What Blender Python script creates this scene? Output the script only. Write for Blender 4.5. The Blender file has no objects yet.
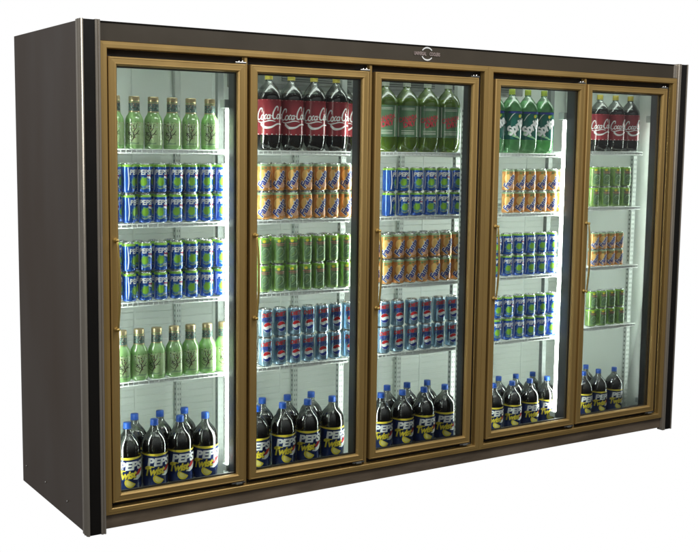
import bpy, bmesh, math, random
from mathutils import Vector, Matrix
from mathutils.geometry import tessellate_polygon
random.seed(7)
PI = math.pi
scene = bpy.context.scene
COL = scene.collection

# ------------------------------------------------------------------ materials
def newmat(name):
    m = bpy.data.materials.new(name); m.use_nodes = True
    nt = m.node_tree; nt.nodes.clear()
    out = nt.nodes.new('ShaderNodeOutputMaterial')
    return m, nt, out

def pbr(name, col, rough=.5, metal=0., spec=.5, noise=0., nscale=20., coat=0., emis=None, stretch=None, bump=0., rnoise=0.):
    m, nt, out = newmat(name)
    b = nt.nodes.new('ShaderNodeBsdfPrincipled')
    b.inputs['Base Color'].default_value = (*col, 1)
    b.inputs['Roughness'].default_value = rough
    b.inputs['Metallic'].default_value = metal
    b.inputs['Specular IOR Level'].default_value = spec
    b.inputs['Coat Weight'].default_value = coat
    b.inputs['Coat Roughness'].default_value = .08
    if noise or bump or rnoise:
        tc = nt.nodes.new('ShaderNodeTexCoord'); mp = nt.nodes.new('ShaderNodeMapping')
        if stretch: mp.inputs['Scale'].default_value = stretch
        nt.links.new(tc.outputs['Object'], mp.inputs['Vector'])
        n = nt.nodes.new('ShaderNodeTexNoise'); n.inputs['Scale'].default_value = nscale
        n.inputs['Detail'].default_value = 5
        nt.links.new(mp.outputs[0], n.inputs['Vector'])
        if noise:
            mr = nt.nodes.new('ShaderNodeMapRange')
            mr.inputs['From Min'].default_value = .3; mr.inputs['From Max'].default_value = .7
            mr.inputs['To Min'].default_value = 1 - noise; mr.inputs['To Max'].default_value = 1 + noise
            nt.links.new(n.outputs['Fac'], mr.inputs['Value'])
            mx = nt.nodes.new('ShaderNodeVectorMath'); mx.operation = 'SCALE'
            mx.inputs[0].default_value = col
            nt.links.new(mr.outputs[0], mx.inputs['Scale'])
            nt.links.new(mx.outputs[0], b.inputs['Base Color'])
        if rnoise:
            m2 = nt.nodes.new('ShaderNodeMapRange')
            m2.inputs['From Min'].default_value = .3; m2.inputs['From Max'].default_value = .7
            m2.inputs['To Min'].default_value = rough - rnoise; m2.inputs['To Max'].default_value = rough + rnoise
            nt.links.new(n.outputs['Fac'], m2.inputs['Value']); nt.links.new(m2.outputs[0], b.inputs['Roughness'])
        if bump:
            bp = nt.nodes.new('ShaderNodeBump'); bp.inputs['Strength'].default_value = bump
            bp.inputs['Distance'].default_value = .002
            nt.links.new(n.outputs['Fac'], bp.inputs['Height']); nt.links.new(bp.outputs[0], b.inputs['Normal'])
    if emis:
        b.inputs['Emission Color'].default_value = (*emis[0], 1)
        b.inputs['Emission Strength'].default_value = emis[1]
    nt.links.new(b.outputs[0], out.inputs[0])
    return m

def clear(name, tint, gloss=.08, rough=.03, edge=.35):
    """thin clear plastic or glass: tinted see-through with a fresnel-like gloss"""
    m, nt, out = newmat(name)
    t = nt.nodes.new('ShaderNodeBsdfTransparent'); t.inputs[0].default_value = (*tint, 1)
    g = nt.nodes.new('ShaderNodeBsdfGlossy'); g.inputs['Roughness'].default_value = rough
    lw = nt.nodes.new('ShaderNodeLayerWeight'); lw.inputs['Blend'].default_value = edge
    mr = nt.nodes.new('ShaderNodeMapRange')
    mr.inputs['To Min'].default_value = gloss; mr.inputs['To Max'].default_value = min(1, gloss + .75)
    nt.links.new(lw.outputs['Fresnel'], mr.inputs['Value'])
    mx = nt.nodes.new('ShaderNodeMixShader')
    nt.links.new(mr.outputs[0], mx.inputs[0]); nt.links.new(t.outputs[0], mx.inputs[1]); nt.links.new(g.outputs[0], mx.inputs[2])
    nt.links.new(mx.outputs[0], out.inputs[0])
    return m

def juicy(name, col, trans=.5, gloss=.08, rough=.12, noise=.0):
    """cloudy coloured drink or coloured glass: diffuse + translucent + gloss"""
    m, nt, out = newmat(name)
    d = nt.nodes.new('ShaderNodeBsdfDiffuse'); d.inputs[0].default_value = (*col, 1)
    t = nt.nodes.new('ShaderNodeBsdfTranslucent'); t.inputs[0].default_value = (*col, 1)
    g = nt.nodes.new('ShaderNodeBsdfGlossy'); g.inputs['Roughness'].default_value = rough
    m1 = nt.nodes.new('ShaderNodeMixShader'); m1.inputs[0].default_value = trans
    m2 = nt.nodes.new('ShaderNodeMixShader'); m2.inputs[0].default_value = gloss
    if noise:
        tc = nt.nodes.new('ShaderNodeTexCoord')
        n = nt.nodes.new('ShaderNodeTexNoise'); n.inputs['Scale'].default_value = 45
        mr = nt.nodes.new('ShaderNodeMapRange'); mr.inputs['To Min'].default_value = 1 - noise; mr.inputs['To Max'].default_value = 1 + noise
        sc = nt.nodes.new('ShaderNodeVectorMath'); sc.operation = 'SCALE'; sc.inputs[0].default_value = col
        nt.links.new(tc.outputs['Object'], n.inputs['Vector']); nt.links.new(n.outputs['Fac'], mr.inputs['Value'])
        nt.links.new(mr.outputs[0], sc.inputs['Scale'])
        nt.links.new(sc.outputs[0], d.inputs[0]); nt.links.new(sc.outputs[0], t.inputs[0])
    nt.links.new(d.outputs[0], m1.inputs[1]); nt.links.new(t.outputs[0], m1.inputs[2])
    nt.links.new(m1.outputs[0], m2.inputs[1]); nt.links.new(g.outputs[0], m2.inputs[2])
    nt.links.new(m2.outputs[0], out.inputs[0])
    return m

def wallmat(name, col, period, depth):
    """enamelled liner with shallow horizontal beads"""
    m, nt, out = newmat(name)
    b = nt.nodes.new('ShaderNodeBsdfPrincipled'); b.inputs['Roughness'].default_value = .42
    b.inputs['Base Color'].default_value = (*col, 1)
    tc = nt.nodes.new('ShaderNodeTexCoord')
    w = nt.nodes.new('ShaderNodeTexWave'); w.bands_direction = 'Z'; w.wave_profile = 'SAW'
    w.inputs['Scale'].default_value = .314 / period
    nt.links.new(tc.outputs['Object'], w.inputs['Vector'])
    bp = nt.nodes.new('ShaderNodeBump'); bp.inputs['Strength'].default_value = .5; bp.inputs['Distance'].default_value = depth
    nt.links.new(w.outputs['Fac'], bp.inputs['Height']); nt.links.new(bp.outputs[0], b.inputs['Normal'])
    nt.links.new(b.outputs[0], out.inputs[0])
    return m

M = dict(
    side=pbr('side_paint', (.066, .045, .030), .48, 0, .30, noise=.17, nscale=2.2, rnoise=.08, stretch=(1, 1, .3)),
    header=pbr('header_paint', (.066, .055, .040), .38, .15, .5, noise=.05, nscale=5, rnoise=.04),
    kick=pbr('kick_paint', (.20, .155, .11), .42, .2, .5, noise=.30, nscale=3.2, stretch=(1.2, 1, 5), rnoise=.08),
    black=pbr('black_vinyl', (.010, .009, .008), .30, 0, .5, rnoise=.04, nscale=8),
    chrome=pbr('chrome', (.50, .455, .39), .24, .62, .5, rnoise=.03, nscale=12),
    gold=pbr('gold_anodised', (.43, .285, .098), .40, .45, .5, noise=.07, nscale=6, stretch=(1, 1, .2), rnoise=.05),
    golddk=pbr('gold_groove', (.32, .21, .07), .45, .5),
    brass=pbr('brass', (.62, .44, .14), .28, .65),
    jamb=pbr('dark_jamb', (.028, .031, .034), .45, 0, .5, noise=.1, nscale=4),
    gap=pbr('rubber_gasket', (.012, .008, .006), .6),
    liner=wallmat('white_liner', (.70, .77, .72), .034, .003),
    plain=pbr('plain_liner', (.76, .81, .765), .40, 0, .5, noise=.03, nscale=2),
    post=pbr('white_post', (.52, .56, .53), .35, 0, .5),
    postdim=pbr('dimmed_post', (.20, .22, .21), .4, 0, .4),  # post colour darkened to hold down glare from the nearby tubes
    slot=pbr('slot_dark', (.16, .18, .17), .7),
    wire=pbr('white_wire', (.80, .84, .82), .30, 0, .5),
    evap=pbr('evaporator_grey', (.20, .21, .20), .45, .3, noise=.1),
    grille=pbr('grille_dark', (.05, .055, .05), .5),
    lamp=pbr('lamp_glow', (.9, .95, .92), .4, emis=((.94, 1.0, .94), 32)),
    headfill=pbr('hidden_fill_glow', (.9, .95, .92), .4, emis=((.94, 1.0, .94), 6)),
    socket=pbr('lamp_socket', (.36, .40, .37), .4),
    glass=clear('door_glass', (.93, .95, .94), .025, .01, .25),
    steel=pbr('steel', (.60, .60, .58), .25, 1),
    ali=pbr('can_metal', (.80, .81, .81), .22, 1),
    blue=pbr('can_blue', (.024, .115, .52), .11, .35, .6, coat=.6, noise=.2, nscale=60, stretch=(1, 1, .2)),
    navy=pbr('label_navy', (.012, .026, .110), .2, 0, .6, coat=.4, noise=.25, nscale=40),
    lime=pbr('lime_green', (.24, .50, .05), .3, .1, .5, coat=.3),
    white=pbr('white_ink', (.78, .80, .80), .35),
    cream=pbr('pale_ink', (.70, .72, .62), .4),
    red=pbr('red_ink', (.50, .03, .035), .22),
    cokered=pbr('label_red', (.28, .032, .042), .18, 0, .6, coat=.5, noise=.06, nscale=25),
    orange=pbr('can_orange', (.80, .36, .11), .13, .25, .5, coat=.3, noise=.25, nscale=45),
    orangelt=pbr('orange_light', (.85, .52, .16), .3, .1, .5, coat=.2),
    peach=pbr('peach', (.78, .45, .30), .3, .1, .5),
    inkblue=pbr('blue_ink', (.02, .04, .26), .35),
    silver=pbr('can_silver_blue', (.34, .51, .66), .16, .55, .5, noise=.18, nscale=50),
    green=pbr('can_green', (.30, .47, .17), .13, .3, .5, coat=.3, noise=.3, nscale=40),
    greendk=pbr('can_green_dark', (.18, .30, .16), .18, .2, .5, coat=.3, noise=.3, nscale=70),
    greylime=pbr('grey_lime', (.30, .44, .25), .35, .2),
    pink=pbr('pink_ink', (.50, .17, .15), .4),
    sky=pbr('sky_ink', (.10, .30, .50), .3, .2),
    yellow=pbr('yellow_ink', (.74, .60, .05), .35),
    yellowcap=pbr('yellow_cap', (.50, .42, .06), .4),
    lemon=pbr('lemon_ink', (.80, .72, .24), .35),
    bluecap=pbr('blue_cap', (.014, .085, .42), .35, 0, .5),
    limecap=pbr('lime_cap', (.36, .46, .05), .4),
    greycap=pbr('pale_cap', (.33, .36, .30), .4),
    gcap=pbr('gold_cap', (.55, .45, .26), .35, .8),
    necklab=pbr('neck_label', (.10, .17, .15), .4, .1, noise=.8, nscale=110),
    twig=pbr('twig_ink', (.045, .040, .025), .5),
    tea=juicy('tea_bottle', (.44, .72, .30), .42, .14, .07, noise=.18),
    tealight=juicy('tea_label', (.64, .82, .44), .35, .14, .08, noise=.25),
    cola=pbr('cola_liquid', (.016, .010, .007), .10, 0, .5),
    pet=clear('clear_plastic', (.90, .93, .91), .07, .05, .45),
    petpale=clear('pale_green_plastic', (.84, .93, .72), .07, .05, .45),
    petgreen=clear('green_plastic', (.86, .98, .88), .07, .05, .45),
    limewater=juicy('lime_water', (.48, .93, .50), .35, .08, .1, noise=.3),
    ale=juicy('ginger_ale', (.50, .68, .08), .45, .08, .1, noise=.25),
    sprlab=pbr('label_teal', (.012, .120, .095), .16, 0, .6, coat=.6),
    drylab=pbr('label_greygreen', (.10, .20, .11), .16, 0, .6, coat=.6, noise=.15),
    printred=pbr('print_red', (.46, .03, .05), .4),
    emblem=pbr('emblem_pink', (.52, .42, .40), .35, .5),
)

# ------------------------------------------------------------------ mesh builder
class MB:
    def __init__(s): s.v = []; s.f = []; s.m = []; s.s = []; s.mats = []
    def mi(s, mat):
        if mat not in s.mats: s.mats.append(mat)
        return s.mats.index(mat)
    def add(s, vs, fs, mat, smooth=False):
        o = len(s.v); k = s.mi(mat); s.v += [tuple(x) for x in vs]
        for f in fs: s.f.append(tuple(o + i for i in f)); s.m.append(k); s.s.append(smooth)
    def box(s, x0, x1, y0, y1, z0, z1, mat):
        vs = [(x, y, z) for z in (z0, z1) for y in (y0, y1) for x in (x0, x1)]
        s.add(vs, [(0, 2, 3, 1), (4, 5, 7, 6), (0, 1, 5, 4), (2, 6, 7, 3), (0, 4, 6, 2), (1, 3, 7, 5)], mat)
    def bbox(s, x0, x1, y0, y1, z0, z1, mat, b=.002):
        """bevelled box"""
        bm = bmesh.new(); bmesh.ops.create_cube(bm, size=1)
        for v in bm.verts: v.co = Vector(((x0 + x1) / 2 + v.co.x * (x1 - x0), (y0 + y1) / 2 + v.co.y * (y1 - y0), (z0 + z1) / 2 + v.co.z * (z1 - z0)))
        bmesh.ops.bevel(bm, geom=list(bm.edges), offset=b, segments=2, affect='EDGES', profile=.6)
        bm.verts.index_update()
        s.add([v.co for v in bm.verts], [[v.index for v in f.verts] for f in bm.faces], mat); bm.free()
    def lathe(s, prof, mat, n=28, c=(0, 0, 0), mod=None, caps=True, smooth=True):
        """prof: list of (r, z) or (r, z, mat)"""
        vs = []
        for p in prof:
            for i in range(n):
                a = 2 * PI * i / n; r = p[0] * (mod(a, p[1]) if mod else 1)
                vs.append((c[0] + r * math.cos(a), c[1] + r * math.sin(a), c[2] + p[1]))
        o = len(s.v); s.v += vs
        for j in range(len(prof) - 1):
            mt = s.mi(prof[j][2] if len(prof[j]) > 2 else mat)
            for i in range(n):
                k = (i + 1) % n
                s.f.append((o + j * n + i, o + j * n + k, o + (j + 1) * n + k, o + (j + 1) * n + i)); s.m.append(mt); s.s.append(smooth)
        if caps:
            s.f.append(tuple(o + i for i in reversed(range(n)))); s.m.append(s.mi(prof[0][2] if len(prof[0]) > 2 else mat)); s.s.append(False)
            s.f.append(tuple(o + (len(prof) - 1) * n + i for i in range(n))); s.m.append(s.mi(prof[-1][2] if len(prof[-1]) > 2 else mat)); s.s.append(False)
    def tube(s, pts, r, mat, n=8, smooth=True):
        pts = [Vector(p) for p in pts]; vs = []
        rr = r if isinstance(r, (list, tuple)) else [r] * len(pts)
        up = Vector((0, 0, 1))
        for i, p in enumerate(pts):
            d = (pts[min(i + 1, len(pts) - 1)] - pts[max(i - 1, 0)]).normalized()
            u = up if abs(d.dot(up)) < .9 else Vector((1, 0, 0))
            a = d.cross(u).normalized(); b = d.cross(a)
            for k in range(n):
                t = 2 * PI * k / n; vs.append(p + (a * math.cos(t) + b * math.sin(t)) * rr[i])
        fs = [(j * n + i, (j + 1) * n + i, (j + 1) * n + (i + 1) % n, j * n + (i + 1) % n) for j in range(len(pts) - 1) for i in range(n)]
        fs += [tuple(range(n)), tuple((len(pts) - 1) * n + i for i in reversed(range(n)))]
        s.add(vs, fs, mat, smooth)
    def ring(s, x0, x1, z0, z1, prof, mat):
        """mitred rectangular frame; prof: list of (inset, y[, mat])"""
        vs = []
        for p in prof:
            t, y = p[0], p[1]
            vs += [(x0 + t, y, z0 + t), (x1 - t, y, z0 + t), (x1 - t, y, z1 - t), (x0 + t, y, z1 - t)]
        o = len(s.v); s.v += vs
        for j in range(len(prof) - 1):
            mt = s.mi(prof[j][2] if len(prof[j]) > 2 else mat)
            for i in range(4):
                k = (i + 1) % 4
                s.f.append((o + j * 4 + i, o + j * 4 + k, o + (j + 1) * 4 + k, o + (j + 1) * 4 + i)); s.m.append(mt); s.s.append(False)
    def extrude(s, poly, z0, z1, mat, smooth=False):
        """closed xy outline pulled from z0 to z1"""
        n = len(poly)
        vs = [(x, y, z0) for x, y in poly] + [(x, y, z1) for x, y in poly]
        s.add(vs, [(i, (i + 1) % n, n + (i + 1) % n, n + i) for i in range(n)], mat, smooth)
        s.add(vs, [tuple(reversed(range(n))), tuple(range(n, 2 * n))], mat)
    def wrap(s, flat, mat, r, layer=1, th=0., z=0., step=.0004):
        """flat = (verts2d, tris) laid on a cylinder of radius r facing -y"""
        vs, fs = flat; R = r + layer * step
        s.add([(R * math.sin(th + u / r), -R * math.cos(th + u / r), z + w) for u, w in vs], fs, mat, True)
    def build(s, name, parent=None, recalc=True):
        me = bpy.data.meshes.new(name); me.from_pydata(s.v, [], s.f)
        for m in s.mats: me.materials.append(m)
        me.polygons.foreach_set('material_index', s.m); me.polygons.foreach_set('use_smooth', s.s)
        me.update()
        if recalc:
            bm = bmesh.new(); bm.from_mesh(me); bmesh.ops.recalc_face_normals(bm, faces=bm.faces); bm.to_mesh(me); bm.free()
        o = bpy.data.objects.new(name, me); COL.objects.link(o)
        if parent: o.parent = parent
        return o

def refine(vs, fs, mx):
    bm = bmesh.new(); bv = [bm.verts.new((x, y, 0)) for x, y in vs]
    for f in fs:
        try: bm.faces.new([bv[i] for i in f])
        except ValueError: pass
    for _ in range(4):
        es = [e for e in bm.edges if abs(e.verts[0].co.x - e.verts[1].co.x) > mx]
        if not es: break
        bmesh.ops.subdivide_edges(bm, edges=es, cuts=1)
        bmesh.ops.triangulate(bm, faces=bm.faces)
    bm.verts.index_update()
    r = ([(v.co.x, v.co.y) for v in bm.verts], [[v.index for v in f.verts] for f in bm.faces]); bm.free()
    return r

def xf(flat, rot=0., dx=0., dy=0., sx=1., sy=1., shear=0.):
    c, s_ = math.cos(rot), math.sin(rot); o = []
    for x, y in flat[0]:
        x, y = x * sx + y * sy * shear, y * sy
        o.append((x * c - y * s_ + dx, x * s_ + y * c + dy))
    return refine(o, flat[1], .004)

def text(word, h, bold=0., spacing=1.):
    """flat letters, h = capital height, centred on the origin"""
    cu = bpy.data.curves.new('lettering', 'FONT'); cu.body = word; cu.size = 1; cu.offset = bold
    cu.align_x = 'CENTER'; cu.space_character = spacing; cu.resolution_u = 3
    ob = bpy.data.objects.new('lettering', cu); COL.objects.link(ob)
    dg = bpy.context.evaluated_depsgraph_get(); me = ob.evaluated_get(dg).to_mesh()
    vs = [(v.co.x, v.co.y) for v in me.vertices]; fs = [list(p.vertices) for p in me.polygons]
    ob.evaluated_get(dg).to_mesh_clear(); bpy.data.objects.remove(ob); bpy.data.curves.remove(cu)
    k = h / .7
    return ([(x * k, y * k - h / 2) for x, y in vs], fs)

def poly(pts):
    t = tessellate_polygon([[Vector((x, y, 0)) for x, y in pts]])
    return refine(list(pts), [list(f) for f in t], .006)

def disc(cx, cy, rx, ry, n=18, jag=0.):
    return poly([(cx + rx * (1 + (jag if i % 2 else -jag)) * math.cos(2 * PI * i / n), cy + ry * (1 + (jag if i % 2 else -jag)) * math.sin(2 * PI * i / n)) for i in range(n)])

def smooth_path(pts, k=5):
    o = []; P = [pts[0]] + list(pts) + [pts[-1]]
    for i in range(1, len(P) - 2):
        for j in range(k):
            t = j / k; a, b, c, d = P[i - 1], P[i], P[i + 1], P[i + 2]
            o.append(tuple(.5 * (2 * b[q] + (c[q] - a[q]) * t + (2 * a[q] - 5 * b[q] + 4 * c[q] - d[q]) * t * t + (3 * b[q] - a[q] - 3 * c[q] + d[q]) * t ** 3) for q in range(len(b))))
    o.append(tuple(pts[-1])); return o

def stroke(pts, w0, w1=None, sm=True):
    """ribbon that swells in its middle"""
    if sm: pts = smooth_path(pts, 4)
    w1 = w0 if w1 is None else w1; n = len(pts); vs = []; fs = []
    for i, p in enumerate(pts):
        a = pts[max(i - 1, 0)]; b = pts[min(i + 1, n - 1)]
        d = math.hypot(b[0] - a[0], b[1] - a[1]) or 1; nx, ny = -(b[1] - a[1]) / d, (b[0] - a[0]) / d
        w = (w0 + (w1 - w0) * math.sin(PI * i / (n - 1))) / 2
        vs += [(p[0] + nx * w, p[1] + ny * w), (p[0] - nx * w, p[1] - ny * w)]
        if i: k = 2 * i; fs.append([k - 2, k - 1, k + 1, k])
    return vs, fs

def join(flats):
    V = []; F = []
    for v, f in flats:
        o = len(V); V += v; F += [[o + i for i in q] for q in f]
    return V, F

def script_cola():
    S = []
    def C(x, k=1.): S.append(stroke([(x + .46 * k, .60 * k), (x + .42 * k, .86 * k), (x + .22 * k, .88 * k), (x + .04 * k, .5 * k), (x + .08 * k, .12 * k), (x + .3 * k, .02), (x + .52 * k, .2)], .05, .15))
    def O(x, r=.15): S.append(stroke([(x + r * math.cos(t * PI / 4 + 1), .2 + 1.25 * r * math.sin(t * PI / 4 + 1)) for t in range(9)], .07, .1))
    C(0); O(.62)
    S.append(stroke([(1.02, .34), (.92, .4), (.83, .2), (.92, .03), (1.08, .14)], .05, .1))
    O(1.2, .13); S.append(stroke([(1.34, .4), (1.32, .05), (1.44, .14)], .06, .09))
    S.append(stroke([(1.42, .26), (1.58, .31)], .06, .07))
    C(1.55, 1.1); O(2.2)
    S.append(stroke([(2.36, .2), (2.58, .7), (2.55, .95), (2.45, .8), (2.42, .2), (2.5, .02), (2.6, .12)], .05, .1))
    O(2.74, .13); S.append(stroke([(2.88, .4), (2.86, .05), (3.0, .16)], .06, .09))
    S.append(stroke([(.1, -.08), (.6, -.22), (1.4, -.1), (2.0, -.2)], .02, .1))
    v, f = join(S); return [(x - 1.5, y - .4) for x, y in v], f

# ------------------------------------------------------------------ tagging
def tag(o, label=None, cat=None, group=None, kind=None):
    if label: o['label'] = label
    if cat: o['category'] = cat
    if group: o['group'] = group
    if kind: o['kind'] = kind
    return o

def empty(name, loc=(0, 0, 0)):
    o = bpy.data.objects.new(name, None); COL.objects.link(o); o.location = loc; o.empty_display_size = .05
    return o

def children(o): return [c for c in bpy.data.objects if c.parent == o]

# ================================================================== the cooler
W, D, H = 3.3654, .845, 2.0
cooler = empty('display_cooler', (W / 2, D / 2, 0))
tag(cooler, 'long dark brown display cooler with five gold-framed glass doors', 'cooler')
OFF = Vector((W / 2, D / 2, 0))
def part(mb, name, parent=cooler, label=None):
    """mesh coordinates are world coordinates; the cooler's origin is its base centre"""
    o = mb.build(name, parent)
    if parent is cooler: o.location = -OFF
    if label: o['label'] = label
    return o

# --- outer panels
for k, (xa, xb) in enumerate(((.0, .058), (W - .058, W))):
    m = MB(); m.bbox(xa, xb, .052, D, .004, H - .003, M['side'], .0015)
    sp = part(m, 'side_panel')
    if k == 0:
        for (yy, zz) in ((.79, .085), (.52, .082), (.24, .075)):
            s_ = MB(); s_.lathe([(.0001, 0), (.004, 0), (.004, .0015), (.002, .0028), (.0002, .003)], M['steel'], 10)
            for i, v in enumerate(s_.v): s_.v[i] = (-v[2], yy + v[0], zz + v[1])
            s_.build('screw', sp)
m = MB(); m.box(.06, W - .06, D - .05, D - .002, .02, H - .006, M['side']); part(m, 'back_panel')
m = MB(); m.box(.06, W - .06, .03, D - .052, 1.965, H - .006, M['header']); part(m, 'top_panel')
m = MB(); m.box(.06, W - .06, .06, D - .052, .012, .055, M['black']); part(m, 'underside')

# --- header and kick plate
m = MB(); m.bbox(.0735, 3.2680, .006, .028, 1.9240, 1.9965, M['header'], .002)
header = part(m, 'header_panel')
m = MB(); m.bbox(.0735, 3.2680, -.000, .006, 1.9942, 1.9975, M['black'], .001); m.build('top_edge_strip', header)
m = MB(); m.bbox(3.2686, 3.2910, .000, .026, 1.9240, 1.9965, M['chrome'], .004); m.build('header_end_cap', header)
m = MB(); m.bbox(.0735, 3.2916, .010, .030, .012, .0680, M['kick'], .0015); part(m, 'kick_plate')

# --- emblem on the header
em = MB(); cx, cz, y0 = 1.621, 1.9605, .0055
for a0, a1 in ((35, 150), (205, 325)):
    pts = [(cx + .032 * math.cos(math.radians(a0 + (a1 - a0) * i / 14)), cz + .0275 * math.sin(math.radians(a0 + (a1 - a0) * i / 14))) for i in range(15)]
    v, f = stroke(pts, .0045, .0065, False)
    em.add([(x, y0 - .002, z) for x, z in v], f, M['white'])
for w, x in (('UNIVERSAL', -.0400), ('COOLERS', .0420)):
    v, f = xf(text(w, .0150, .028, .95), 0, 0, 0, .66, 1)
    em.add([(cx + x + a, y0 - .003, cz + b) for a, b in v], f, M['emblem'])
em.build('emblem', header)

# --- corner columns: black band between bright metal strips
def column(x0, flip):
    """x0 = outer face; flip mirrors"""
    g = (lambda x: x0 + x) if not flip else (lambda x: x0 - x)
    m = MB()
    pb = [(g(.004), -.006), (g(.051), -.006), (g(.051), .05), (g(.004), .05)]
    m.extrude(pb if not flip else pb[::-1], .001, H - .001, M['black'])
    c = part(m, 'corner_column')
    for prof in (
        [(.0060, -.0085), (.0040, -.0110), (.0005, -.0108), (-.0030, -.0080), (-.0058, -.0035), (-.0066, .002), (-.0052, .0065), (-.0036, .0085), (-.0058, .0115), (-.0076, .0160), (-.0080, .0205), (-.0060, .0245), (-.0038, .0260), (-.0052, .0300), (-.0056, .0440), (-.0004, .050), (.0036, .051), (.0060, .0)],
        [(.0515, -.0050), (.0522, -.0085), (.0545, -.0118), (.0575, -.0130), (.0600, -.0118), (.0612, -.0080), (.0618, -.0060), (.0626, -.0085), (.0650, -.0118), (.0680, -.0128), (.0708, -.0112), (.0724, -.0075), (.0728, .0), (.0728, .028), (.0515, .028)]):
        m = MB(); pp = [(g(a), b) for a, b in prof]
        m.extrude(pp if not flip else pp[::-1], 0, H + .0005, M['chrome'])
        m.build('metal_strip', c)
column(0, False); column(W, True)

# --- outer gold frames (a three-door section and a two-door section)
ZF0, ZF1 = .0695, 1.9232
frames = []
for (xa, xb) in ((.0738, 1.9846), (1.9854, 3.2912)):
    m = MB()
    m.ring(xa, xb, ZF0, ZF1, [(0, .03), (0, .0005), (.0015, -.0015), (.0100, -.0018), (.0112, -.0026), (.0240, -.0026), (.0262, -.0008), (.0270, .003), (.0270, .030, M['gap']), (.050, .0305)], M['gold'])
    frames.append(part(m, 'outer_frame'))
# mullion strips in the gaps between the doors
for fr, x in ((frames[0], .6975), (frames[0], 1.3155), (frames[1], 2.6235)):
    m = MB(); m.bbox(x - .0065, x + .0065, .006, .030, ZF0 + .0275, ZF1 - .0275, M['gold'], .0015); m.build('mullion_strip', fr)

# --- dark jambs behind the doors
def jamb(x0, x1, z0=.075, z1=1.93):
    m = MB(); m.bbox(x0, x1, .034, .103, z0, z1, M['jamb'], .003); part(m, 'dark_jamb')
for a, b in ((.0625, .130), (.667, .727), (1.284, 1.346), (1.916, 2.052), (2.593, 2.655), (3.212, 3.303)): jamb(a, b)
for i, (a, b) in enumerate(((.131, .666), (.728, 1.283), (1.347, 1.915), (2.053, 2.592), (2.656, 3.211))):
    m = MB(); m.box(a, b, .034, .100, 1.862, 1.925, M['jamb']); part(m, 'dark_rail')
    m = MB(); m.box(a, b, .034, .100, .076, .128, M['jamb']); part(m, 'dark_rail')

# --- liner: back, sides, ceiling, floor
m = MB(); m.box(.085, 3.275, .786, .792, .058, 1.962, M['plain'])
zz = .085; YS = []
while zz < 1.46: YS += [(.7800, zz), (.7800, zz + .0275), (.7822, zz + .0290), (.7822, zz + .0325)]; zz += .0335
YS += [(.7800, zz), (.7800, 1.950)]
vs = [(x, y, z) for y, z in YS for x in (.085, 3.275)]
m.add(vs, [(2 * i, 2 * i + 1, 2 * i + 3, 2 * i + 2) for i in range(len(YS) - 1)], M['plain'])
liner = part(m, 'back_liner')
for x in (.52, .93, 1.31, 1.75, 2.20, 2.66, 2.95):                 # vertical seams standing slightly proud
    s_ = MB(); s_.bbox(x - .006, x + .006, .7765, .7795, .075, 1.95, M['plain'], .001); s_.build('seam_strip', liner)
for xa, xb in ((.062, .084), (3.276, 3.303)):
    m = MB(); m.box(xa, xb, .104, .792, .058, 1.962, M['plain']); part(m, 'end_liner')
m = MB(); m.box(.085, 3.275, .036, .779, .0585, .074, M['plain']); part(m, 'floor_liner')
m = MB(); m.box(.085, 3.275, .036, .779, 1.945, 1.962, M['plain']); part(m, 'ceiling_liner')

# --- evaporator unit under the ceiling
m = MB(); m.bbox(1.00, 2.56, .40, .775, 1.815, 1.943, M['evap'], .006)
ev = part(m, 'cooling_unit')
g_ = MB()
for i in range(3):
    xc = 1.28 + i * .5
    g_.box(xc - .19, xc + .19, .397, .3995, 1.832, 1.927, M['grille'])
    for k in range(9): g_.box(xc - .19, xc + .19, .394, .397, 1.836 + k * .0105, 1.840 + k * .0105, M['evap'])
g_.build('fan_grille', ev)

# --- slotted posts
def post(x, y, mat='post'):
    m = MB(); m.bbox(x - .014, x + .014, y, y + .026, .075, 1.94, M[mat], .002)
    p = part(m, 'shelf_post')
    s_ = MB(); z = .11
    while z < 1.72:
        for dx in (-.0055, .0055): s_.box(x + dx - .0018, x + dx + .0018, y - .0006, y + .001, z, z + .011, M['slot'])
        s_.box(x - .0146, x - .013, y + .009, y + .017, z, z + .011, M['slot'])
        z += .0254
    s_.build('slots', p)
for x in (.118, 1.3155, 1.985, 3.236): post(x, .2165)
for x in (.7000, 2.6235): post(x, .2400, 'postdim')
for x in (.118, .728, 1.377, 2.030, 3.236): post(x, .742)
post(1.9435, .1065)

BAYS = [(.1355, .681), (.716, 1.298), (1.333, 1.967), (2.003, 2.606), (2.641, 3.200)]
# --- lamps on the inner side of the mullions
def lamp(x, offs, r=.009):
    h = MB(); w = max(offs) + r if len(offs) > 1 else .010
    h.bbox(x - w + .014, x + w - .014 if len(offs) > 1 else x + .012, .1045, .120, .150, 1.70, M['socket'], .002)
    l = part(h, 'lamp_holder')
    for o_ in offs:
        m = MB(); m.lathe([(r * .8, 0), (r, .004), (r, 1.516), (r * .8, 1.52)], M['lamp'], 14, (x + o_, .1215, .166)); m.build('lamp_tube', l)
    for z0, z1, e in ((1.690, 1.727, .014), (.135, .164, .004)):
        s_ = MB(); s_.bbox(x + min(offs) - r - e, x + max(offs) + r + e * .6, .1045, .146, z0, z1, M['socket'], .004); s_.build('lamp_socket', l)
lamp(.697, (-.0250, .0250)); lamp(2.6235, (-.0240, .0240)); lamp(.1015, (.022,), .009); lamp(1.3155, (.0275,)); lamp(2.0140, (.030,)); lamp(3.262, (-.0165,), .0045)  # second-mullion and section-joint tubes are added, out of sight, as interior fill
for a, b in BAYS:                                                   # added glowing boxes, unseen behind the header, to brighten the drinks
    m = MB(); m.bbox(a + .03, b - .03, .108, .140, 1.905, 1.930, M['headfill'], .005); part(m, 'hidden_head_fill')

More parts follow.
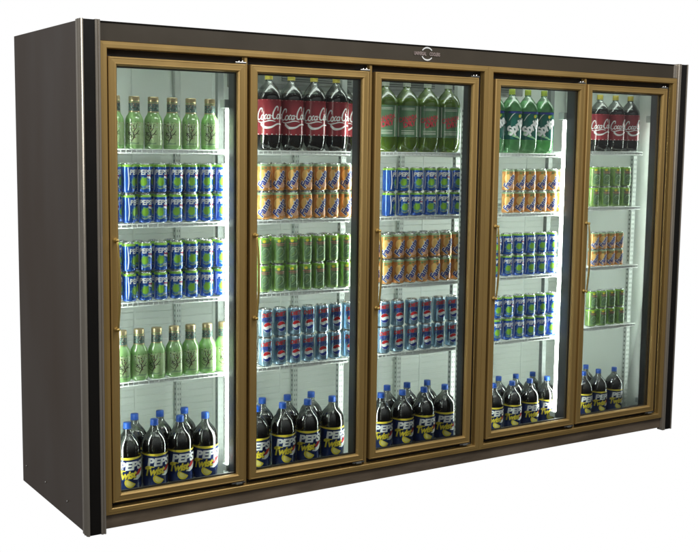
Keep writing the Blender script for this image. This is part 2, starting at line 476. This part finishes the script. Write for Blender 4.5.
# --- wire shelves
def shelf(x0, x1, z):
    m = MB(); t = .0030
    m.box(x0, x1, .1385, .1425, z - .013, z + .0012, M['wire'])
    m.tube([(x0, .1375, z + .0006), (x1, .1375, z + .0006)], .0028, M['wire'], 6)
    m.tube([(x0, .1375, z - .0130), (x1, .1375, z - .0130)], .0030, M['wire'], 6)
    sh = part(m, 'wire_shelf')
    g = MB(); n = int((x1 - x0) / .022)
    for i in range(n + 1):
        x = x0 + .004 + (x1 - x0 - .008) * i / n
        g.tube([(x, .1365, z - .013), (x, .1362, z - .0035), (x, .139, z - .0025), (x, .725, z - .0025)], .0021, M['wire'], 5)
    for y in (.30, .46, .62, .725): g.tube([(x0, y, z - .0065), (x1, y, z - .0065)], .0026, M['wire'], 6)
    g.build('wire_grid', sh)
    for x in (x0 - .0015, x1 + .0015):
        b = MB(); b.extrude([(x - .0014, .145), (x + .0014, .145), (x + .0014, .735), (x - .0014, .735)], z - .020, z - .003, M['wire'])
        b.build('side_bracket', sh)
BAYS = [(.1355, .681), (.716, 1.298), (1.333, 1.967), (2.003, 2.606), (2.641, 3.200)]
SZ = [[1.514, 1.213, .893, .565]] * 4 + [[1.529, 1.233, .913, .587]]
for (a, b), zs in zip(BAYS, SZ):
    for z in zs: shelf(a, b, z)

# --- doors
DW = .586; DZ0, DZ1 = .1175, 1.8665
def door(x, k):
    m = MB()
    m.ring(x, x + DW, DZ0, DZ1, [(0, .028), (0, -.003), (.0030, -.0078), (.0058, -.0082), (.0070, -.0066), (.0085, -.0066), (.0240, -.0074), (.0262, -.0088), (.0285, -.0082), (.0328, -.0035), (.0345, .001), (.0348, .010, M['gap']), (.0348, .026, M['gap']), (.006, .028)], M['gold'])
    d = part(m, 'glass_door')
    g = MB(); t = .0352
    g.box(x + t, x + DW - t, .010, .0145, DZ0 + t, DZ1 - t, M['glass'])
    g.build('glass_pane', d)
    g = MB()
    g.ring(x + .031, x + DW - .031, DZ0 + .031, DZ1 - .031, [(0, .0150), (.0085, .0150), (.0085, .026), (0, .026)], M['gap']); g.build('pane_gasket', d)
    # pull handle on the left stile
    h = MB(); hx = x + .0185
    for z in (.817, 1.166):
        h.lathe([(.0095, 0), (.0095, .003), (.0065, .005), (.0055, .016), (.0075, .019), (.0060, .024), (.0002, .026)], M['brass'], 14)
        n = 14 * 7
        for i in range(len(h.v) - n, len(h.v)):
            v = h.v[i]; h.v[i] = (hx + v[0], -.0085 - v[2], z + v[1])
    P = []
    for i in range(15):
        t = i / 14; P.append((hx + .006 * math.sin(PI * t), -.027 - .009 * math.sin(PI * t), 1.172 - .361 * t))
    h.tube(P, [.0040 + .0012 * math.sin(PI * i / 14) for i in range(15)], M['brass'], 10)
    h.build('handle', d)
    # hinges on the right
    hg = MB()
    xr = x + DW
    hg.bbox(xr - .046, xr + .004, -.004, .020, DZ1 + .0012, DZ1 + .0075, M['steel'], .001)
    hg.lathe([(.0045, 0), (.0045, .012), (.003, .013)], M['steel'], 10, (xr - .012, .002, DZ1 + .0015))
    hg.lathe([(.0040, 0), (.0040, .010), (.003, .011)], M['steel'], 10, (xr - .028, .002, DZ1 + .0015))
    hg.build('top_hinge', d)
    hg = MB()
    hg.bbox(xr - .060, xr + .004, -.005, .020, DZ0 - .0085, DZ0 - .0015, M['steel'], .001)
    hg.bbox(xr - .040, xr - .012, -.0075, -.0045, DZ0 - .0105, DZ0 - .0030, M['evap'], .001)
    hg.build('bottom_hinge', d)
    return d
for k, x in enumerate((.1045, .7145, 1.3350, 2.0250, 2.6305)): door(x, k)
# door gap backing so that the slot round each door reads dark
for fr in frames: pass

# ================================================================== drinks
def make_thing(name, parts):
    root = empty(name)
    for pn, mb in parts:
        pn = pn if isinstance(pn, tuple) else (pn, None)
        o = mb.build(pn[0], root)
        if pn[1]:
            for sn, sb in pn[1]: sb.build(sn, o)
    return root

CR = .0325
def can_parts(body, neck):
    b = MB()
    b.lathe([(.022, 0, M['ali']), (.0255, .0015, M['ali']), (.0298, .0055, body), (.0316, .0085, body), (CR, .012, body), (CR, .1060, neck), (.0317, .1105, neck), (.0290, .1158, M['ali']), (.0275, .1172, M['ali']), (.0272, .1174, M['ali'])], body, 32, caps=True)
    l = MB()
    l.lathe([(.0270, .1166), (.0280, .1180), (.0278, .1200), (.0262, .1200), (.0255, .1172), (.0240, .1165), (.0002, .1165)], M['ali'], 32, caps=False)
    l.tube([(.0, -.010, .1175), (.0, .0, .1180), (.0, .006, .1175)], [.004, .006, .004], M['ali'], 6)
    return b, l

def pepsi_flats(h):
    return text('PEPSI', h, .035, .98)

protos = {}
# blue cola can with lime
b, l = can_parts(M['blue'], M['lime'])
T = pepsi_flats(.0165)
b.wrap(xf(T, 0, -.0028, .0845, 1.28, 1.15, .12), M['inkblue'], CR, 3)
b.wrap(xf(T, 0, -.004, .0860, 1.28, 1.15, .12), M['white'], CR, 5)
b.wrap(poly([(.004, .073), (.010, .078), (.020, .079), (.028, .074), (.029, .066), (.020, .070), (.010, .071)]), M['red'], CR, 2)
b.wrap(poly([(.006, .070), (.018, .069), (.029, .064), (.027, .056), (.020, .060), (.012, .061), (.005, .064)]), M['white'], CR, 3)
b.wrap(disc(-.010, .046, .0160, .0150, 20, .07), M['lime'], CR, 4)
b.wrap(disc(-.006, .047, .0085, .0080, 14, .05), M['yellow'], CR, 5) if False else None
b.wrap(disc(-.008, .045, .024, .022, 18, .12), M['sky'], CR, 1)
b.wrap(poly([(-.020, .068), (-.010, .062), (.002, .064), (.008, .058), (-.008, .056), (-.018, .060)]), M['lime'], CR, 3)
b.wrap(text('LIME', .008, .03) and xf(text('LIME', .007, .03), 0, .010, .030), M['white'], CR, 6)
for s_ in (-1, 1):
    b.wrap(stroke([(s_ * .045, .014), (s_ * .041, .05), (s_ * .045, .104)], .003, .005), M['white'], CR, 2)
b.wrap(stroke([(-.028, .026), (-.012, .020), (.006, .024), (.026, .018)], .002, .005), M['greylime'], CR, 2)
protos['lime'] = make_thing('drink_can', [('can_body', b), ('can_lid', l)])
# silver blue diet can
b, l = can_parts(M['silver'], M['silver'])
b.wrap(xf(text('DIET', .015, .04), .12, -.002, .095, 1.1, 1, .3), M['red'], CR, 4)
b.wrap(xf(pepsi_flats(.0175), .05, 0, .075, 1.0, 1, .12), M['inkblue'], CR, 5)
gx, gy, gr = .002, .044, .0205
def arcs(a0, a1, n=10): return [(gx + gr * math.cos(math.radians(a0 + (a1 - a0) * i / n)), gy + gr * math.sin(math.radians(a0 + (a1 - a0) * i / n))) for i in range(n + 1)]
b.wrap(disc(gx, gy, gr + .001, gr + .001, 28), M['white'], CR, 3)
b.wrap(poly(arcs(20, 165) + [(gx - .010, gy + .003), (gx, gy + .007), (gx + .009, gy + .009)]), M['red'], CR, 4)
b.wrap(poly(arcs(195, 345) + [(gx + .010, gy - .002), (gx, gy - .008), (gx - .010, gy - .010)]), M['inkblue'], CR, 4)
for s_ in (-1, 1): b.wrap(stroke([(s_ * .043, .018), (s_ * .045, .10)], .0012, .003), M['white'], CR, 2)
protos['diet'] = make_thing('drink_can', [('can_body', b), ('can_lid', l)])
# orange can
b, l = can_parts(M['orange'], M['greylime'])
b.wrap(disc(-.010, .070, .019, .022, 20), M['orangelt'], CR, 1)
b.wrap(disc(.012, .030, .020, .013, 20), M['peach'], CR, 1)
F = text('Fanta', .027, .026); Fb = text('Fanta', .027, .085)
b.wrap(xf(Fb, math.radians(55), .000, .055, 1.0, 1.15), M['white'], CR, 3)
b.wrap(xf(F, math.radians(55), .000, .055, 1.0, 1.15), M['inkblue'], CR, 4)
b.wrap(disc(-.010, .098, .007, .005, 12), M['green'], CR, 3)
b.wrap(poly([(-.004, .100), (.006, .104), (.012, .099), (.004, .096)]), M['greendk'], CR, 4)
b.wrap(poly([(-.026, .030), (-.018, .036), (-.008, .030), (-.016, .024)]), M['greendk'], CR, 2)
for s_ in (-1, 1): b.wrap(poly([(s_ * .040 - .006, .02), (s_ * .040 + .006, .025), (s_ * .040 + .004, .09), (s_ * .040 - .004, .095)]), M['orangelt'], CR, 2)
protos['orange'] = make_thing('drink_can', [('can_body', b), ('can_lid', l)])
# green can
b, l = can_parts(M['green'], M['lime'])
b.wrap(poly([(-.024, .018), (.024, .018), (.026, .098), (-.026, .098)]), M['greendk'], CR, 1)
b.wrap(poly([(-.026, .0865), (.026, .0865), (.026, .0900), (-.026, .0900)]), M['pink'], CR, 2)
b.wrap(poly([(-.020, .0800), (.022, .0800), (.022, .0825), (-.020, .0825)]), M['pink'], CR, 2)
b.wrap(disc(-.010, .100, .0090, .0060, 14, .12), M['yellow'], CR, 2)
b.wrap(disc(.009, .101, .0070, .0050, 14, .12), M['lime'], CR, 2)
b.wrap(stroke([(-.020, .055), (-.008, .070), (.010, .066), (.018, .050), (.004, .036), (-.012, .030)], .002, .007), M['greylime'], CR, 2)
b.wrap(stroke([(-.016, .036), (.002, .048), (.016, .070)], .002, .005), M['green'], CR, 3)
for s_ in (-1, 1): b.wrap(stroke([(s_ * .031, .016), (s_ * .032, .10)], .0025, .004), M['lime'], CR, 2)
protos['green'] = make_thing('drink_can', [('can_body', b), ('can_lid', l)])

# tea bottle
TR = .0365
b = MB(); b.lathe([(.028, 0), (.034, .003), (TR, .010), (TR, .106), (.0360, .116), (.0342, .125), (.0308, .133), (.0262, .140), (.0232, .146), (.0218, .152), (.0212, .190), (.0202, .194)], M['tea'], 32)
lb = MB(); lb.lathe([(.0370, .018), (.0371, .020), (.0371, .103), (.0368, .108)], M['tealight'], 32, caps=False)
rnd = random.Random(3)
for th in (0., 2.1, -2.1):
    for pts, w in (([(-.010, .026), (-.004, .040), (.002, .052), (-.001, .066), (.004, .080)], .0046), ([(-.001, .050), (-.012, .060), (-.018, .074)], .0032), ([(.002, .056), (.013, .064), (.022, .078)], .0034),
                   ([(-.001, .066), (-.009, .080), (-.010, .096)], .0028), ([(.003, .074), (.011, .088), (.012, .102)], .0028), ([(-.014, .066), (-.024, .070)], .0022), ([(.012, .063), (.024, .060)], .0024), ([(.004, .080), (.001, .094), (.003, .106)], .0022), ([(-.006, .036), (-.018, .040), (-.026, .048)], .0024)):
        lb.wrap(stroke(pts, .0010, w), M['twig'], .0371, 3, th)
    for _ in range(46):
        x, z = rnd.uniform(-.028, .028), rnd.uniform(.046, .112)
        if abs(x) > .012 + (z - .04) * .45: continue
        q = rnd.uniform(.0013, .0025)
        lb.wrap(disc(x, z, q, q, 7), M[rnd.choice(['twig', 'pink', 'white', 'twig', 'cream'])], .0371, 4, th)
    lb.wrap(poly([(-.022, .024), (-.006, .030), (.010, .026), (.022, .030), (.022, .022), (-.022, .020)]), M['greylime'], .0371, 2, th)
nk = MB(); nk.lathe([(.0224, .152), (.0223, .154), (.0217, .188), (.0214, .190)], M['necklab'], 28, caps=False)
for _ in range(70):
    nk.wrap(disc(rnd.uniform(-.068, .068), rnd.uniform(.156, .184), rnd.uniform(.0009, .0022), rnd.uniform(.0009, .0022), 6), M[rnd.choice(['cream', 'tealight', 'twig', 'pink'])], .0224, 2)
nk.lathe([(.0230, .1495), (.0228, .1540)], M['gcap'], 28, caps=False); nk.lathe([(.0226, .185), (.0225, .189)], M['gcap'], 28, caps=False)
c = MB(); c.lathe([(.0212, .1925), (.0218, .194), (.0218, .209), (.0200, .213), (.0002, .213)], M['gcap'], 28, caps=False, mod=lambda a, z: 1 + .012 * math.cos(24 * a))
protos['tea'] = make_thing('tea_bottle', [('bottle_body', b), ('body_label', lb), ('neck_label', nk), ('bottle_cap', c)])

# two-litre bottles
BR = .0550
def lobes(a, z):
    k = max(0, 1 - z / .045)
    return 1 - .16 * k * (.5 - .5 * math.cos(5 * a))
def big_bottle(shell, liquid, capm, lab0, lab1, labm, liq_top, prof, capname='bottle_cap', decor=None):
    b = MB(); b.lathe([(r, z) for r, z in prof], shell, 36, mod=lobes, caps=False)
    lq = MB(); pr = [(r - .0016, z + .0012) for r, z in prof if z < liq_top]
    # close at liquid level
    i = len(pr); (r0, z0), (r1, z1) = prof[i - 1], prof[i]
    rl = r0 + (r1 - r0) * (liq_top - z0) / (z1 - z0)
    pr.append((rl - .0016, liq_top)); lq.lathe(pr, liquid, 36, mod=lobes)
    lb = MB(); R = BR + .0004
    lb.lathe([(R, lab0), (R, lab1)], labm, 48, caps=False)
    if decor: decor(lb, R)
    c = MB()
    c.lathe([(.0162, .2885), (.0170, .2895), (.0170, .2935), (.0162, .2940), (.0168, .2950), (.0165, .3130), (.0154, .3150), (.0002, .3150)], capm, 30, caps=False, mod=lambda a, z: 1 + .012 * math.cos(30 * a))
    nr = MB(); nr.lathe([(.0145, .2840), (.0180, .2850), (.0180, .2868), (.0145, .2880)], shell, 24, caps=False)
    return [(('bottle_body', [('neck_ring', nr)]), b), ('liquid', lq), ('label', lb), (capname, c)]
P1 = [(.030, 0), (.044, .002), (.0515, .012), (.0545, .030), (BR, .045), (BR, .178), (.0554, .190), (.0550, .203), (.0530, .217), (.0490, .230), (.0430, .242), (.0350, .253), (.0260, .263), (.0190, .272), (.0158, .281), (.0148, .286), (.0148, .305)]
P2 = [(.030, 0), (.044, .002), (.0515, .012), (.0545, .030), (BR, .045), (BR, .208), (.0546, .216), (.0525, .226), (.0480, .238), (.0410, .250), (.0320, .262), (.0225, .273), (.0155, .282), (.0138, .288), (.0138, .305)]
def dec_twist(lb, R):
    lb.wrap(poly([(-.170, .168), (-.1, .170), (-.02, .164), (.05, .169), (.170, .165), (.170, .175), (-.170, .175)]), M['yellow'], R, 1)
    for th in (0, PI):
        T = text('PEPSI', .0330, .045, .98)
        lb.wrap(poly([(.000, .080), (.020, .096), (.034, .112), (.044, .132), (.056, .124), (.056, .098), (.040, .084), (.020, .076)]), M['white'], R, 2, th)
        lb.wrap(poly([(.010, .100), (.024, .112), (.036, .134), (.054, .134), (.054, .118), (.040, .106), (.024, .096)]), M['red'], R, 3, th)
        lb.wrap(xf(T, .02, .0020, .1380, 1.12, 1, .16), M['inkblue'], R, 3, th)
        lb.wrap(xf(T, .02, 0, .1400, 1.12, 1, .16), M['white'], R, 5, th)
        Tw = text('Twist', .0290, .04, .92)
        lb.wrap(xf(Tw, .10, -.0265, .0990, .98, 1.12, .30), M['twig'], R, 5, th)
        lb.wrap(xf(Tw, .10, -.0285, .1010, .98, 1.12, .30), M['yellow'], R, 7, th)
        lb.wrap(stroke([(-.070, .112), (-.060, .119), (-.044, .119), (-.030, .118)], .003, .006), M['yellow'], R, 7, th)
        # lemon slice
        n = 16; cx_, cz_ = -.012, .068
        pts = [(cx_ + .024 * math.cos(math.radians(135 + 205 * i / n)), cz_ + .023 * math.sin(math.radians(135 + 205 * i / n))) for i in range(n + 1)]
        lb.wrap(poly(pts), M['yellow'], R, 4, th)
        pts = [(cx_ + .0160 * math.cos(math.radians(140 + 195 * i / n)), cz_ - .0010 + .0150 * math.sin(math.radians(140 + 195 * i / n))) for i in range(n + 1)]
        lb.wrap(poly(pts), M['lemon'], R, 5, th)
        lb.wrap(stroke([(-.040, .052), (-.024, .057), (-.010, .054)], .001, .004), M['blue'], R, 2, th)
        lb.wrap(stroke([(-.044, .075), (-.030, .085), (-.012, .080)], .001, .005), M['blue'], R, 2, th)
protos['twist'] = make_thing('soda_bottle', big_bottle(M['pet'], M['cola'], M['bluecap'], .033, .175, M['navy'], .246, P1, decor=dec_twist))
def dec_cola(lb, R):
    lb.wrap(poly([(-.172, .0665), (.172, .0665), (.172, .0690), (-.172, .0690)]), M['white'], R, 1)
    lb.wrap(poly([(-.172, .2045), (.172, .2045), (.172, .2065), (-.172, .2065)]), M['pink'], R, 1)
    S = script_cola()
    for th in (0, PI):
        lb.wrap(xf(S, .05, 0, .148, .044, .050, .25), M['white'], R, 3, th)
        up = smooth_path([(-.050, .118), (-.030, .100), (-.004, .100), (.024, .112), (.050, .110)])
        dn = smooth_path([(.050, .106), (.024, .106), (-.004, .092), (-.032, .090), (-.050, .104)])
        lb.wrap(poly(up + dn), M['white'], R, 2, th)
protos['cola'] = make_thing('soda_bottle', big_bottle(M['pet'], M['cola'], M['yellowcap'], .0650, .2080, M['cokered'], .236, P2, decor=dec_cola))
def dec_dry(lb, R):
    for th in (0, PI):
        lb.wrap(xf(text('CANADA', .0165, .03, .95), .22, 0, .150, .9, 1.2, .1), M['printred'], R, 3, th)
        lb.wrap(xf(text('DRY', .0210, .04, .95), .22, .006, .126, 1, 1.1, .1), M['printred'], R, 3, th)
        for z in (.080, .086, .094, .186, .192): lb.wrap(poly([(-.030, z), (.030, z), (.030, z + .002), (-.030, z + .002)]), M['cream'], R, 1, th)
        for s_ in (-1, 1): lb.wrap(poly([(s_ * .044 - .002, .069), (s_ * .044 + .002, .069), (s_ * .044 + .002, .203), (s_ * .044 - .002, .203)]), M['cream'], R, 1, th)
protos['dry'] = make_thing('soda_bottle', big_bottle(M['petpale'], M['ale'], M['greycap'], .067, .205, M['drylab'], .238, P2, decor=dec_dry))
def dec_spr(lb, R):
    for th in (0, 2.1, -2.1):
        lb.wrap(poly([(-.048, .196), (.048, .196), (.048, .206), (-.048, .206)]), M['inkblue'], R, 1, th)
        lb.wrap(poly([(-.050, .092), (.020, .070), (.030, .070), (-.046, .112)]), M['limewater'], R, 1, th)
        T = text('Sprite', .0370, .045, .92)
        lb.wrap(xf(T, .60, .0015, .136, 1, 1.15, .15), M['twig'], R, 3, th)
        lb.wrap(xf(T, .60, 0, .138, 1, 1.15, .15), M['white'], R, 5, th)
        lb.wrap(disc(.014, .183, .0080, .0080, 16), M['yellow'], R, 5, th); lb.wrap(disc(.022, .186, .0060, .0060, 14), M['lime'], R, 6, th)
        lb.wrap(stroke([(-.046, .160), (-.030, .185), (-.014, .198)], .001, .004), M['cream'], R, 2, th)
protos['sprite'] = make_thing('soda_bottle', big_bottle(M['petgreen'], M['limewater'], M['limecap'], .069, .207, M['sprlab'], .262, P2, decor=dec_spr))

used = set()
def place(kind, x, y, z, rz, sxy, sz, label, cat, group):
    src = protos[kind]
    if kind not in used: used.add(kind); r = src
    else:
        r = src.copy(); COL.objects.link(r)
        for ch in children(src):
            c = ch.copy(); COL.objects.link(c); c.parent = r
            for g in children(ch):
                d = g.copy(); COL.objects.link(d); d.parent = c
    r.location = (x, y, z); r.rotation_euler = (0, 0, rz); r.scale = (sxy, sxy, sz)
    tag(r, label, cat, group)
ORD = ['first', 'second', 'third', 'fourth', 'fifth', 'sixth', 'seventh', 'eighth']
DOORS = ['the leftmost door', 'the second door', 'the middle door', 'the fourth door', 'the rightmost door']
SHELF = ['top shelf', 'second shelf', 'third shelf', 'fourth shelf', 'cooler floor']
LOOK = dict(lime=('blue-green cola can', 'drink can'), diet=('silver-blue diet cola can', 'drink can'), orange=('orange soda can', 'drink can'), green=('green soda can', 'drink can'),
            tea=('pale green tea bottle', 'tea bottle'), twist=('blue-capped dark cola bottle', 'soda bottle'), cola=('red-labelled cola bottle', 'soda bottle'),
            dry=('green ginger ale bottle', 'soda bottle'), sprite=('green lemon-lime soda bottle', 'soda bottle'))
GRP = dict(lime='blue lime cola cans on the shelves', diet='silver diet cola cans on the shelves', orange='orange soda cans on the shelves', green='green soda cans on the shelves',
           tea='green tea bottles on the shelves', twist='blue-capped cola bottles on the cooler floor', cola='red-labelled cola bottles on the top shelves',
           dry='ginger ale bottles on the top shelf', sprite='lemon-lime bottles on the top shelf')
def row(kind, door_i, sh, x0, pitch, n, y, sxy=1., sz=1., layers=1, rowname=None, turn_first=-1):
    z = SZ[door_i][sh] + .0010 if sh < 4 else .0745
    ch = .1200
    for L in range(layers):
        for i in range(n):
            jx, jy = random.uniform(-.0012, .0012), random.uniform(-.003, .003)
            rz = random.uniform(-.15, .15) + (.95 if i == turn_first else 0)
            if kind in ('cola', 'sprite', 'dry'): rz += random.uniform(-.22, .22) - {'cola': .15, 'sprite': .25, 'dry': .35}[kind]
            if kind in ('diet', 'orange'): rz -= .28
            if kind == 'tea': rz += random.uniform(-.25, .25) - .35
            bits = [LOOK[kind][0]]
            if n > 1: bits.append(ORD[i] + ' from left')
            if layers > 1: bits.append('upper layer' if L else 'lower layer')
            if rowname: bits.append(rowname)
            bits.append(SHELF[sh] + ' behind ' + DOORS[door_i].replace('the ', ''))
            place(kind, x0 + pitch * i + jx, y + jy, z + L * ch * sz, rz, sxy, sz, ', '.join(bits), LOOK[kind][1], GRP[kind])
YC, YC2, YT, YB, YB2 = .172, .250, .178, .200, .325
# leftmost door
row('tea', 0, 0, .197, .0837, 6, YT)
row('lime', 0, 1, .1800, .0696, 8, YC, .87, 1.02, 2, 'front row', 1)
row('lime', 0, 1, .1850, .0696, 8, YC2, .87, 1.02, 2, 'back row')
row('lime', 0, 2, .1800, .0696, 8, YC, .87, 1.02, 2, 'front row', 1)
row('lime', 0, 2, .1850, .0696, 8, YC2, .87, 1.02, 2, 'back row')
row('tea', 0, 3, .2170, .0775, 7, YT)
row('twist', 0, 4, .2470, .1194, 4, YB, 1, .985, rowname='front row')
row('twist', 0, 4, .3320, .1161, 3, YB2, 1, .985, rowname='back row')
# second door
row('cola', 1, 0, .910, .1165, 4, YB, 1.02, 1.065, rowname='front row')
row('cola', 1, 0, 1.376, .1, 1, YB2, 1.02, 1.065, rowname='back row')
row('orange', 1, 1, .874, .0710, 7, YC, .90, 1.035, 2, 'front row')
row('orange', 1, 1, .880, .0710, 7, YC2, .90, 1.035, 2, 'back row')
row('green', 1, 2, .874, .0710, 7, YC, .90, 1.035, 2, 'front row')
row('green', 1, 2, .880, .0710, 7, YC2, .90, 1.035, 2, 'back row')
row('diet', 1, 3, .883, .0735, 7, YC, .96, 1.08, 2)
row('twist', 1, 4, .859, .1325, 4, YB, 1.03, .98, rowname='front row')
row('twist', 1, 4, .955, .1326, 3, YB2, 1.03, .98, rowname='back row')
# middle door
row('dry', 2, 0, 1.531, .1237, 4, YB, 1.08, 1.06)
row('lime', 2, 1, 1.538, .0795, 6, YC, .97, .965, 2, turn_first=0)
row('orange', 2, 2, 1.530, .0705, 7, YC, .92, 1.0, 2, 'front row')
row('orange', 2, 2, 1.534, .0690, 7, YC2, .92, 1.0, 2, 'back row')
row('diet', 2, 3, 1.520, .0820, 6, YC, 1.0, 1.05, 2)
row('twist', 2, 4, 1.534, .1284, 4, YB, 1.02, .93, rowname='front row')
row('twist', 2, 4, 1.658, .1237, 3, YB2, 1.02, .93, rowname='back row')
# fourth door
row('sprite', 3, 0, 2.198, .1080, 4, YB, .96, 1.02)
row('orange', 3, 1, 2.272, .0745, 6, YC, .96, .935, 2)
row('lime', 3, 2, 2.198, .0770, 6, YC, .94, .915, 2)
row('lime', 3, 3, 2.216, .0757, 6, YC, .94, .955, 2)
row('twist', 3, 4, 2.242, .1227, 4, YB, .93, .835, rowname='front row')
row('twist', 3, 4, 2.381, .1220, 3, YB2, .93, .835, rowname='back row')
# rightmost door
row('cola', 4, 0, 2.929, .1142, 3, YB, .98, .955)
row('green', 4, 1, 2.874, .0770, 4, YC, .98, .905, 2)
row('orange', 4, 2, 2.891, .0620, 4, YC, .84, .78, 2)
row('green', 4, 3, 2.891, .0709, 4, YC, .91, .82, 2)
row('twist', 4, 4, 2.880, .1180, 3, YB, .90, .835, rowname='front row')
row('twist', 4, 4, 3.025, .1, 1, YB2, .90, .835, rowname='back row')

# ================================================================== camera
cam = bpy.data.cameras.new('camera'); co = bpy.data.objects.new('camera', cam); COL.objects.link(co)
r = Vector((0.83758064, -0.54615593, 0.01312905)); u = Vector((0.05170494, 0.10317271, 0.99331868)); f = Vector((0.54386144, 0.83130566, -0.11465442))
co.matrix_world = Matrix(((r.x, u.x, -f.x, -1.46228), (r.y, u.y, -f.y, -4.08586), (r.z, u.z, -f.z, 1.53220), (0, 0, 0, 1)))
cam.sensor_width = 36; cam.lens = 36 * 1109.54 / 698; cam.clip_end = 200; cam.clip_start = .05
scene.camera = co

# ================================================================== studio light
world = bpy.data.worlds.new('World'); scene.world = world; world.use_nodes = True
nt = world.node_tree; nt.nodes.clear()
out = nt.nodes.new('ShaderNodeOutputWorld'); bg = nt.nodes.new('ShaderNodeBackground')
tc = nt.nodes.new('ShaderNodeTexCoord'); sp = nt.nodes.new('ShaderNodeSeparateXYZ')
nt.links.new(tc.outputs['Generated'], sp.inputs[0])
def mrange(src, a, b, c, d):
    n = nt.nodes.new('ShaderNodeMapRange'); n.interpolation_type = 'SMOOTHSTEP'
    for k, v in zip(('From Min', 'From Max', 'To Min', 'To Max'), (a, b, c, d)): n.inputs[k].default_value = v
    nt.links.new(src, n.inputs['Value']); return n.outputs[0]
dt = nt.nodes.new('ShaderNodeVectorMath'); dt.operation = 'DOT_PRODUCT'
dt.inputs[1].default_value = (.565, .825, 0); nt.links.new(tc.outputs['Generated'], dt.inputs[0])
side = mrange(dt.outputs['Value'], .52, .70, 0, 1)          # white backdrop behind the cooler, dim studio in front
grad = mrange(sp.outputs['Z'], -.30, .90, .02, .55)     # the studio is brighter towards its ceiling
mx = nt.nodes.new('ShaderNodeMix'); mx.data_type = 'FLOAT'
nt.links.new(side, mx.inputs[0]); nt.links.new(grad, mx.inputs[2]); mx.inputs[3].default_value = 1.0
bg.inputs[0].default_value = (1, 1, 1, 1)
nt.links.new(mx.outputs[0], bg.inputs[1]); nt.links.new(bg.outputs[0], out.inputs[0])

def area(name, loc, tgt, sx, sy, power, col=(1, .97, .93)):
    l = bpy.data.lights.new(name, 'AREA'); l.shape = 'RECTANGLE'; l.size = sx; l.size_y = sy; l.energy = power; l.color = col
    o = bpy.data.objects.new(name, l); COL.objects.link(o); o.location = loc
    o.rotation_euler = (Vector(tgt) - Vector(loc)).to_track_quat('-Z', 'Y').to_euler()
    return o
area('key_softbox', (1.7, -1.9, 3.5), (1.75, 0, 1.3), 2.8, .8, 69)
area('side_softbox', (-2.6, -.6, 2.9), (0, .3, 1.4), 1.2, .8, 7)

area('strip_softbox', (-3.1, -1.8, 2.15), (0, 0, 1.55), 1.2, 1.6, 34)
scene.view_settings.view_transform = 'Standard'; scene.view_settings.look = 'None'
scene.view_settings.exposure = 0; scene.view_settings.gamma = 1
scene.render.resolution_x = 1024; scene.render.resolution_y = 810
scene.cycles.transparent_max_bounces = 24
scene.cycles.max_bounces = 8
